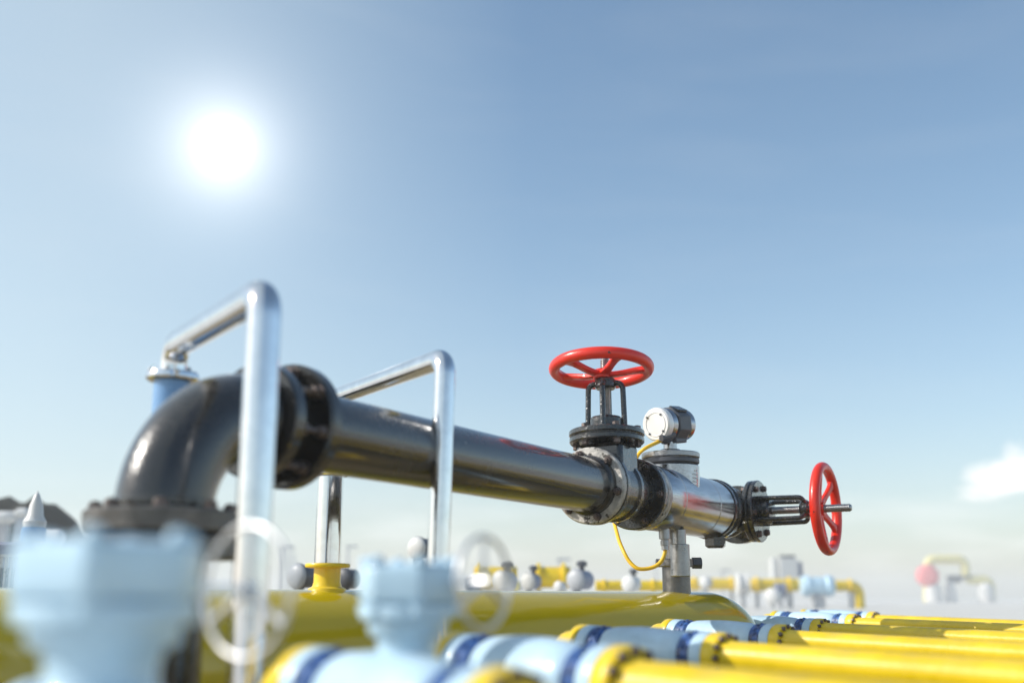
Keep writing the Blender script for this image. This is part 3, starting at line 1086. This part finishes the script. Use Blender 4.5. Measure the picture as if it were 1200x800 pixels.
# the two nearest blue valves with hexagonal heads and chrome wheels
def head(label, u, v0_, Yh, hr, ph, barrel, ring_u, ring_v, ring_Y, ring_r, ring_ax, glab, vs=1.0):
    c = P(u, v0_, Yh)
    k = hr / 0.09 * vs
    zt_ = c.z
    t = thing('hex_head_valve', label, 'valve', (c.x, c.y, zt_ - 0.25 * k), None, 'big pale blue hexagonal valve heads')
    q = MB()
    a, x, y = basis(Z)
    q.lathe((c.x, c.y, zt_), -Z, [(0, 0), (hr * 0.9, 0), (hr * 0.985, 0.008 * k), (hr, 0.016 * k), (hr, 0.055 * k), (hr * 0.97, 0.066 * k), (hr * 0.80, 0.070 * k), (0, 0.07 * k)], 6, ph=ph)
    hb = q.build('bonnet', M['blue'], t, bevel=0.007 * k)
    for i in range(6):
        g = ph + i * math.pi / 3
        d = x * math.cos(g) + y * math.sin(g)
        # basis for -Z mirrors one axis, so place the studs from that basis
        a2, x2, y2 = basis(-Z)
        d = x2 * math.cos(g) + y2 * math.sin(g)
        pc = Vector((c.x, c.y, zt_)) + d * hr * 0.84
        MB().lathe(pc, Z, [(0, -0.002), (0.013 * k, -0.002), (0.013 * k, 0.004 * k), (0.010 * k, 0.009 * k), (0.005 * k, 0.012 * k), (0, 0.0125 * k)], 16).build('stud', M['blue'], hb)
        pc2 = Vector((c.x, c.y, zt_ - 0.07 * k)) + d * hr * 0.78
        MB().lathe(pc2, -Z, [(0, -0.002), (0.018 * k, -0.002), (0.018 * k, 0.014 * k), (0.01 * k, 0.022 * k), (0, 0.024 * k)], 16).build('stud', M['blue'], hb)
    q = MB()
    q.lathe((c.x, c.y, zt_), -Z, [(0, 0.066 * k), (hr * 0.89, 0.07 * k), (hr * 0.91, 0.078 * k), (hr * 0.89, 0.092 * k), (hr * 0.74, 0.096 * k), (hr * 0.75, 0.112 * k), (hr * 0.70, 0.118 * k), (hr * 0.60, 0.120 * k),
                                  (hr * 0.56, 0.135 * k), (hr * 0.54, 0.15 * k), (hr * 0.57, 0.165 * k), (hr * 0.74, 0.185 * k), (hr * 1.02, 0.21 * k), (hr * 1.2, 0.25 * k), (hr * 1.2, 0.30 * k), (0, 0.33 * k)], 56)
    q.build('neck', M['blue'], t, sharp=60)
    # chrome wheel on its own side stem
    rcn = P(ring_u, ring_v, ring_Y)
    ax = Vector(ring_ax).normalized()
    q = MB()
    pr = []
    for i in range(14):
        g = 2 * math.pi * i / 14
        pr.append((ring_r + 0.0045 * math.cos(g), 0.0045 * math.sin(g)))
    q.lathe(rcn, ax, pr, 56, close=True)
    a_, x_, y_ = basis(ax)
    for i in range(3):
        g = math.pi / 2 + i * 2 * math.pi / 3
        d = x_ * math.cos(g) + y_ * math.sin(g)
        q.tube([rcn, rcn + d * (ring_r - 0.003)], 0.0055, 10)
    q.lathe(rcn, ax, [(0, -0.014), (0.011, -0.014), (0.011, 0.012), (0, 0.016)], 20)
    wl = q.build('handwheel', M['ringchrome'], t)
    st = Vector((c.x, c.y, rcn.z))
    q = MB()
    q.tube([st, rcn], 0.007, 12)
    q.build('wheel_stem', M['chrome'], t)
    return t


h1Y = 1.32
hr1 = 112 * h1Y / F
head('large pale blue hexagonal valve head before the black elbow', 131, 634, h1Y, hr1, R(-68 + 180), None, 289, 692, 1.62, 0.092, (0.6, 0.8, 0), None, vs=0.8)
h2Y = centres[0].y + 0.02
hr2 = 60 * h2Y / F
print('head2 Y', h2Y, 'hr', hr1, hr2)
head('smaller pale blue hexagonal valve head in front of the yellow tank', 479, 660, h2Y, hr2, R(-80 + 180), None, 567, 682, h2Y - 0.06, 52 * (h2Y - 0.06) / F, (0.83, -0.55, 0), None)
# the barrel under the nearest head
nb = (copy_tree(v0), copy_tree(p0))
hb_ = P(131, 634, h1Y)
cen = Vector((hb_.x + 0.01, hb_.y, centres[0].z + 0.0))
nb[0]['label'] = 'pale blue ball valve under the large hexagonal head, at the bottom left corner'
nb[1]['label'] = 'yellow pipe leaving the valve under the large hexagonal head'
for o in nb:
    o.matrix_world = Matrix.Translation(cen) @ LF @ Matrix.Translation((0, 0, -rc))


# ------------------------------------------------------------------ background equipment
def bgpt(u, Yd):
    return P(u, 690, Yd).x


def bg_pipe(label, u0, u1, vc, dpx, Yd, m='yellow', ends=None, name='plant_pipe', group='yellow pipe runs of the plant behind'):
    a, b = P(u0, vc, Yd), P(u1, vc, Yd)
    r = dpx / 2 * Yd / F
    t = thing(name, label, 'pipe', ((a.x + b.x) / 2, Yd, a.z - r), None, group)
    q = MB()
    pts = [a, b]
    if ends == 'down':
        pts = rounded_path([a, b, Vector((b.x + 0.001, b.y, 0.0))], r * 1.6, 8)
    q.tube(pts, r, 28)
    q.build('run', M[m], t)
    n = 2
    for i in range(n):
        x = a.x + (b.x - a.x) * (0.12 + 0.7 * i / (n - 1) if n > 1 else .5)
        MB().disc((x, Yd, a.z), X, r * 1.35, -r * 0.18, r * 0.18, r * 0.04, 32).build('flange', M[m], t)
        q = MB()
        q.box((x, Yd, (a.z - r) / 2), r * 0.5, r * 0.9, a.z - r)
        q.build('pipe_support', M['grey'], t)
    return t


def bg_valve(label, u, vc, dpx, Yd, mb_='grey', mc='white', knob=True, lenf=1.0, name='plant_valve'):
    """a drum valve with a pale domed cap facing left and a small operator on top"""
    c = P(u, vc, Yd)
    r = dpx / 2 * Yd / F
    t = thing(name, label, 'valve', (c.x, Yd, 0), None, 'drum valves of the plant behind the tank')
    q = MB()
    q.lathe(c, Vector((-0.55, -0.83, 0)), [(0, -r * 1.3 * lenf), (r * 0.8, -r * 1.3 * lenf), (r * 0.86, -r * 1.2 * lenf), (r * 0.86, 0), (r, 0), (r, r * 0.16), (0, r * 0.16)], 40)
    q.build('body', M[mb_], t)
    q = MB()
    pr = [(r * 0.97, r * 0.18)] + [(r * 0.97 * math.cos(g), r * 0.18 + r * 0.45 * math.sin(g)) for g in [i * math.pi / 16 for i in range(1, 8)]] + [(0, r * 0.63)]
    q.lathe(c, Vector((-0.55, -0.83, 0)), pr, 40)
    q.build('domed_cap', M[mc], t)
    q = MB()
    q.box((c.x, Yd + r * 0.4, (c.z - r * 0.6) / 2), r * 0.7, r * 0.7, c.z - r * 0.6)
    q.build('foot', M[mb_], t)
    if knob:
        q = MB()
        q.lathe(c + Vector((r * 0.5, r * 0.5, 0)), Z, [(r * 0.25, r * 0.5), (r * 0.25, r * 1.2), (r * 0.5, r * 1.25), (r * 0.5, r * 1.6), (r * 0.2, r * 1.75), (0, r * 1.75)], 24)
        q.build('operator', M['darkgrey'], t)
    return t


# just behind the tank
Ym = 13.0
bg_pipe('short yellow pipe far behind the chrome ring of the smaller blue head', 556, 606, 676, 24, 17.0)
bg_pipe('yellow pipe between the pale domed valves behind the tank', 626, 668, 676, 24, 17.0)
bg_pipe('thin yellow pipe low behind the black valve and its cable', 698, 780, 686, 12, 18.0)
bg_valve('grey drum valve with pale dome right of the chrome wheel ring', 588, 681, 26, 12.5, 'grey', 'pale_grey')
bg_valve('small grey drum valve with pale dome, middle one behind the tank', 620, 681, 21, 13.5, 'slate', 'pale_grey')
bg_valve('grey drum valve with slate body left of the yellow cable loop', 676, 679, 25, 13.0, 'slate', 'grey', True, 1.4)
bg_valve('grey drum valve with pale dome left of the yellow nozzle', 350, 675, 30, 9.0, 'darkgrey', 'grey', False)
bg_valve('dark drum valve right of the yellow nozzle', 404, 678, 26, 9.5, 'darkgrey', 'darkgrey', False)
bg_valve('tall grey valve operator with cream cap behind the chrome tube', 490, 642, 27, 9.0, 'darkgrey', 'white', False, 1.4)
bg_valve('white flanged valve body below the yellow cable loop', 738, 684, 20, 15.0, 'white', 'white', True)

# plant at the middle right
Yr = 48.0
gl_ = 'yellow pipe run left of the white box of the far plant'
bg_pipe(gl_, 806, 868, 684, 13, Yr, group=None)
bg_pipe('yellow pipe run under the white box of the far plant', 880, 935, 685, 14, Yr, group=None)
bg_pipe('yellow pipe ending in a bend down at the right of the far plant', 950, 1006, 686, 12, Yr, ends='down', group=None)


def bg_body(label, u, vc, wpx, hpx, Yd, m, cat, name, kind='drum', extra=None):
    c = P(u, vc, Yd)
    wv, hv = wpx * Yd / F, hpx * Yd / F
    t = thing(name, label, cat, (c.x, Yd, 0), None)
    q = MB()
    if kind == 'drum':
        q.lathe(c, X, [(0, -wv / 2), (hv * 0.42, -wv / 2), (hv / 2, -wv * 0.4), (hv / 2, -wv * 0.28), (hv * 0.4, -wv * 0.22), (hv * 0.44, 0), (hv * 0.4, wv * 0.22), (hv / 2, wv * 0.28), (hv / 2, wv * 0.4), (hv * 0.42, wv / 2), (0, wv / 2)], 40)
    else:
        q.box(c, wv, wv * 0.8, hv)
    q.build('body', M[m], t, bevel=0.02 if kind == 'box' else 0)
    q = MB()
    q.box((c.x, Yd, (c.z - hv * 0.45) / 2), wv * 0.35, wv * 0.35, c.z - hv * 0.45)
    q.build('support', M['grey'], t)
    return t, c, wv, hv


bg_body('white flanged fitting on the far yellow pipe, left of the white box', 870, 684, 14, 24, Yr - 0.8, 'white', 'fitting', 'pipe_fitting')
bg_body('slate blue fitting on the far yellow pipe under the white box', 914, 691, 12, 18, Yr - 1.2, 'slate', 'fitting', 'pipe_fitting')
bg_body('pale blue drum valve on the far plant right of the white box', 958, 686, 36, 24, Yr - 0.8, 'blue', 'valve', 'plant_valve')
t, c, wv, hv = bg_body('white control box standing above the far yellow pipes', 923, 665, 20, 22, Yr + 12, 'white', 'control box', 'control_box', 'box')
q = MB()
q.box((c.x + wv * 0.68, c.y + 0.1, c.z - hv * 0.1), wv * 0.3, wv * 0.5, hv * 0.8)
q.build('side_cabinet', M['slate'], t)
q = MB()
q.box((c.x, c.y, c.z + hv * 0.58), wv * 0.8, wv * 0.5, hv * 0.14)
q.build('roof_cowl', M['darkgrey'], t)
q = MB()
q.tube([(c.x - wv * 0.8, c.y, 0.5), (c.x - wv * 0.8, c.y, c.z + hv * 0.5)], wv * 0.22, 20)
q.build('stack', M['white'], t)
bg_valve('small white drum valve at the far yellow pipes beside the grey post', 826, 682, 14, Yr - 2, 'grey', 'white', False)
bg_valve('small white drum valve low before the far yellow pipes', 905, 698, 18, Yr - 3, 'white', 'white', False)

for (u_, v_, Yd_, lab_) in ((331, 641, 60.0, 'thin pale lamp mast just left of the yellow nozzle'), (408, 640, 70.0, 'thin pale lamp mast right of the chrome lower tube'),
                            (655, 655, 60.0, 'thin pale lamp mast above the yellow pipe between the domed valves'), (768, 660, 80.0, 'thin pale lamp mast behind the yellow cable loop'),
                            (846, 668, 80.0, 'thin pale lamp mast standing left of the white box of the far plant')):
    t = thing('lamp_mast', lab_, 'lamp mast', (P(u_, v_, Yd_).x, Yd_, 0), None, 'thin lamp masts far behind')
    p_ = P(u_, v_, Yd_)
    MB().tube([(p_.x, Yd_, 0), p_], [0.11, 0.06], 10).build('mast', M['grey'], t)
    q = MB()
    q.box((p_.x + 0.25, Yd_, p_.z), 0.7, 0.25, 0.14)
    q.build('lamp_head', M['grey'], t)
bg_valve('tiny cream drum valve between the chrome ring and the middle drum valve', 604, 686, 14, 14.5, 'white', 'pale_yellow', False)
bg_valve('small dark drum valve far left of the chrome ring behind the smaller head', 552, 684, 16, 13.5, 'slate', 'darkgrey', False)
bg_valve('small pale drum valve hugging the yellow pipe right of the middle domed valves', 655, 687, 13, 14.0, 'white', 'white', False)
# far yellow loop at the right
Yf = 150.0
k = Yf / F
loop = thing('pipe_loop', 'pale yellow inverted U shaped pipe loop with a second bend at far right', 'pipe', (P(1110, 700, Yf).x, Yf, 0))


def fp(u, v, dy=0):
    return P(u, v, Yf + dy)


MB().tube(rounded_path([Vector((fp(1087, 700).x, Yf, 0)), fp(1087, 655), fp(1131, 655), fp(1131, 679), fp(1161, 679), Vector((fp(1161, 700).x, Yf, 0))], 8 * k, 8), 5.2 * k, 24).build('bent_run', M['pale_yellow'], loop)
MB().disc(fp(1131, 676), Z, 7 * k, -1.5 * k, 1.5 * k, .1 * k, 24).build('flange', M['darkgrey'], loop)
pv_ = thing('red_actuator', 'pale red round actuator on the left leg of the far yellow loop', 'actuator', (fp(1087, 676).x, Yf - 0.4, 0))
q = MB()
q.lathe(fp(1087, 674, -0.5), Vector((-0.2, -1, 0)), [(0, -10 * k), (11 * k, -10 * k), (12.5 * k, -6 * k), (12.5 * k, 3 * k), (9 * k, 9 * k), (0, 11 * k)], 32)
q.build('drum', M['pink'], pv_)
q = MB()
q.lathe(Vector((fp(1092, 690).x, Yf - 0.5, 0)), Z, [(0, 0), (9 * k, 0), (9.5 * k, 6 * k), (8 * k, 19 * k), (0, 20 * k)], 28)
q.build('pedestal', M['white'], pv_)
fv = thing('far_valve', 'small dark valve on a white stand inside the far yellow loop', 'valve', (fp(1116, 690).x, Yf - 0.3, 0))
MB().lathe(fp(1118, 678, -0.3), X, [(0, -7 * k), (4 * k, -7 * k), (4.5 * k, 0), (4 * k, 7 * k), (0, 7 * k)], 24).build('body', M['darkgrey'], fv)
MB().lathe(Vector((fp(1113, 690).x, Yf - 0.3, 0)), Z, [(0, 0), (7 * k, 0), (5.5 * k, 15 * k), (3 * k, 24 * k), (0, 25 * k)], 24).build('stand', M['white'], fv)
fw = thing('far_drum', 'white drum beside the right bend of the far yellow loop', 'drum', (fp(1154, 690).x, Yf - 0.6, 0))
MB().lathe(Vector((fp(1153, 690).x, Yf - 0.6, 0)), Z, [(0, 0), (8 * k, 0), (9 * k, 4 * k), (9 * k, 16 * k), (5 * k, 21 * k), (0, 22 * k)], 28).build('shell', M['white'], fw)

# left edge: white cone tower, finned housing, white tanks before the hill
Yl = 8.0
c = P(38, 640, Yl)
k = Yl / F
ct = thing('cone_tower', 'white pointed cone on a blue and yellow banded post at the left edge', 'vent stack', (c.x, Yl, 0))
MB().lathe((c.x, Yl, 0), Z, [(0, P(0, 618, Yl).z), (12 * k, P(0, 618, Yl).z), (13 * k, P(0, 611, Yl).z), (9 * k, P(0, 604, Yl).z), (7.5 * k, P(0, 592, Yl).z), (3 * k, P(0, 580, Yl).z), (0, P(0, 574, Yl).z)], 32).build('cone', M['white'], ct)
MB().lathe((c.x, Yl, 0), Z, [(0, P(0, 635, Yl).z), (13.5 * k, P(0, 635, Yl).z), (13.5 * k, P(0, 618.5, Yl).z), (0, P(0, 618.5, Yl).z)], 32).build('blue_band', M['midblue'], ct)
MB().lathe((c.x, Yl, 0), Z, [(0, 0), (12 * k, 0), (12 * k, P(0, 635.5, Yl).z), (0, P(0, 635.5, Yl).z)], 32).build('post', M['yellow'], ct)
Yl = 6.6
k = Yl / F
c = P(5, 671, Yl)
fh = thing('finned_housing', 'grey metal housing with dark upright cooling slots at the left edge', 'machine', (c.x - 0.08, Yl, 0))
q = MB()
q.box((c.x - 0.1, Yl + 0.2, c.z / 2 - 0.02), 0.36, 0.32, c.z + 20 * k)
q.build('case', M['glass'], fh)
for i in range(9):
    x = c.x + 13 * k - i * 6.5 * k
    MB().box((x, Yl + 0.02, c.z), 2.4 * k, 0.03, 40 * k).build('fin', M['steel_dull'], fh)
for vz in (651, 692):
    q = MB()
    q.box((c.x - 0.1, Yl, P(0, vz, Yl).z), 0.37, 0.06, 3.2 * k)
    q.build('rail', M['steel_dull'], fh)
q = MB()
c2 = P(-6, 640, Yl + 0.4)
q.box((c2.x, Yl + 0.8, c2.z * 0.5), 0.26, 0.5, c2.z + 14 * k)
sb = q.build('slate_cabinet', M['slate'], None, bevel=0.02, base=Vector((c2.x, Yl + 0.8, 0)))
sb.location = (c2.x, Yl + 0.8, 0)
tag(sb, 'slate grey cabinet peeking over the finned housing at the left edge', 'cabinet')
for (u, vv, wpx, hpx, lab) in ((4, 606, 34, 15, 'white round tank high against the dark hill at the left edge'),
                               (26, 601, 16, 12, 'small white round tank against the hill left of the cone'),
                               (62, 632, 26, 22, 'white round tank low at the foot of the hill right of the cone')):
    Yt = 21.0
    c = P(u, vv, Yt)
    wv, hv = wpx * Yt / F, hpx * Yt / F
    t = thing('white_tank', lab, 'tank', (c.x, Yt, 0), None, 'white tanks in front of the hill')
    q = MB()
    q.lathe(c, X, [(0, -wv / 2), (hv * 0.3, -wv * 0.46), (hv / 2, -wv * 0.3), (hv / 2, wv * 0.3), (hv * 0.3, wv * 0.46), (0, wv / 2)], 32)
    q.build('shell', M['white'], t)
    q = MB()
    q.box((c.x, Yt + 0.05, (c.z - hv * 0.4) / 2), 0.18, 0.18, c.z - hv * 0.4)
    q.build('leg', M['grey'], t)

# ------------------------------------------------------------------ render settings
scene.view_settings.view_transform = 'Standard'
scene.view_settings.look = 'None'
scene.view_settings.gamma = 1.0
scene.view_settings.exposure = 0.55
scene.view_settings.use_curve_mapping = False
scene.render.engine = 'CYCLES'
scene.cycles.use_denoising = True
scene.cycles.denoiser = 'OPENIMAGEDENOISE'
scene.cycles.max_bounces = 8
scene.cycles.volume_bounces = 1
scene.cycles.sample_clamp_indirect = 8
scene.cycles.volume_max_steps = 64
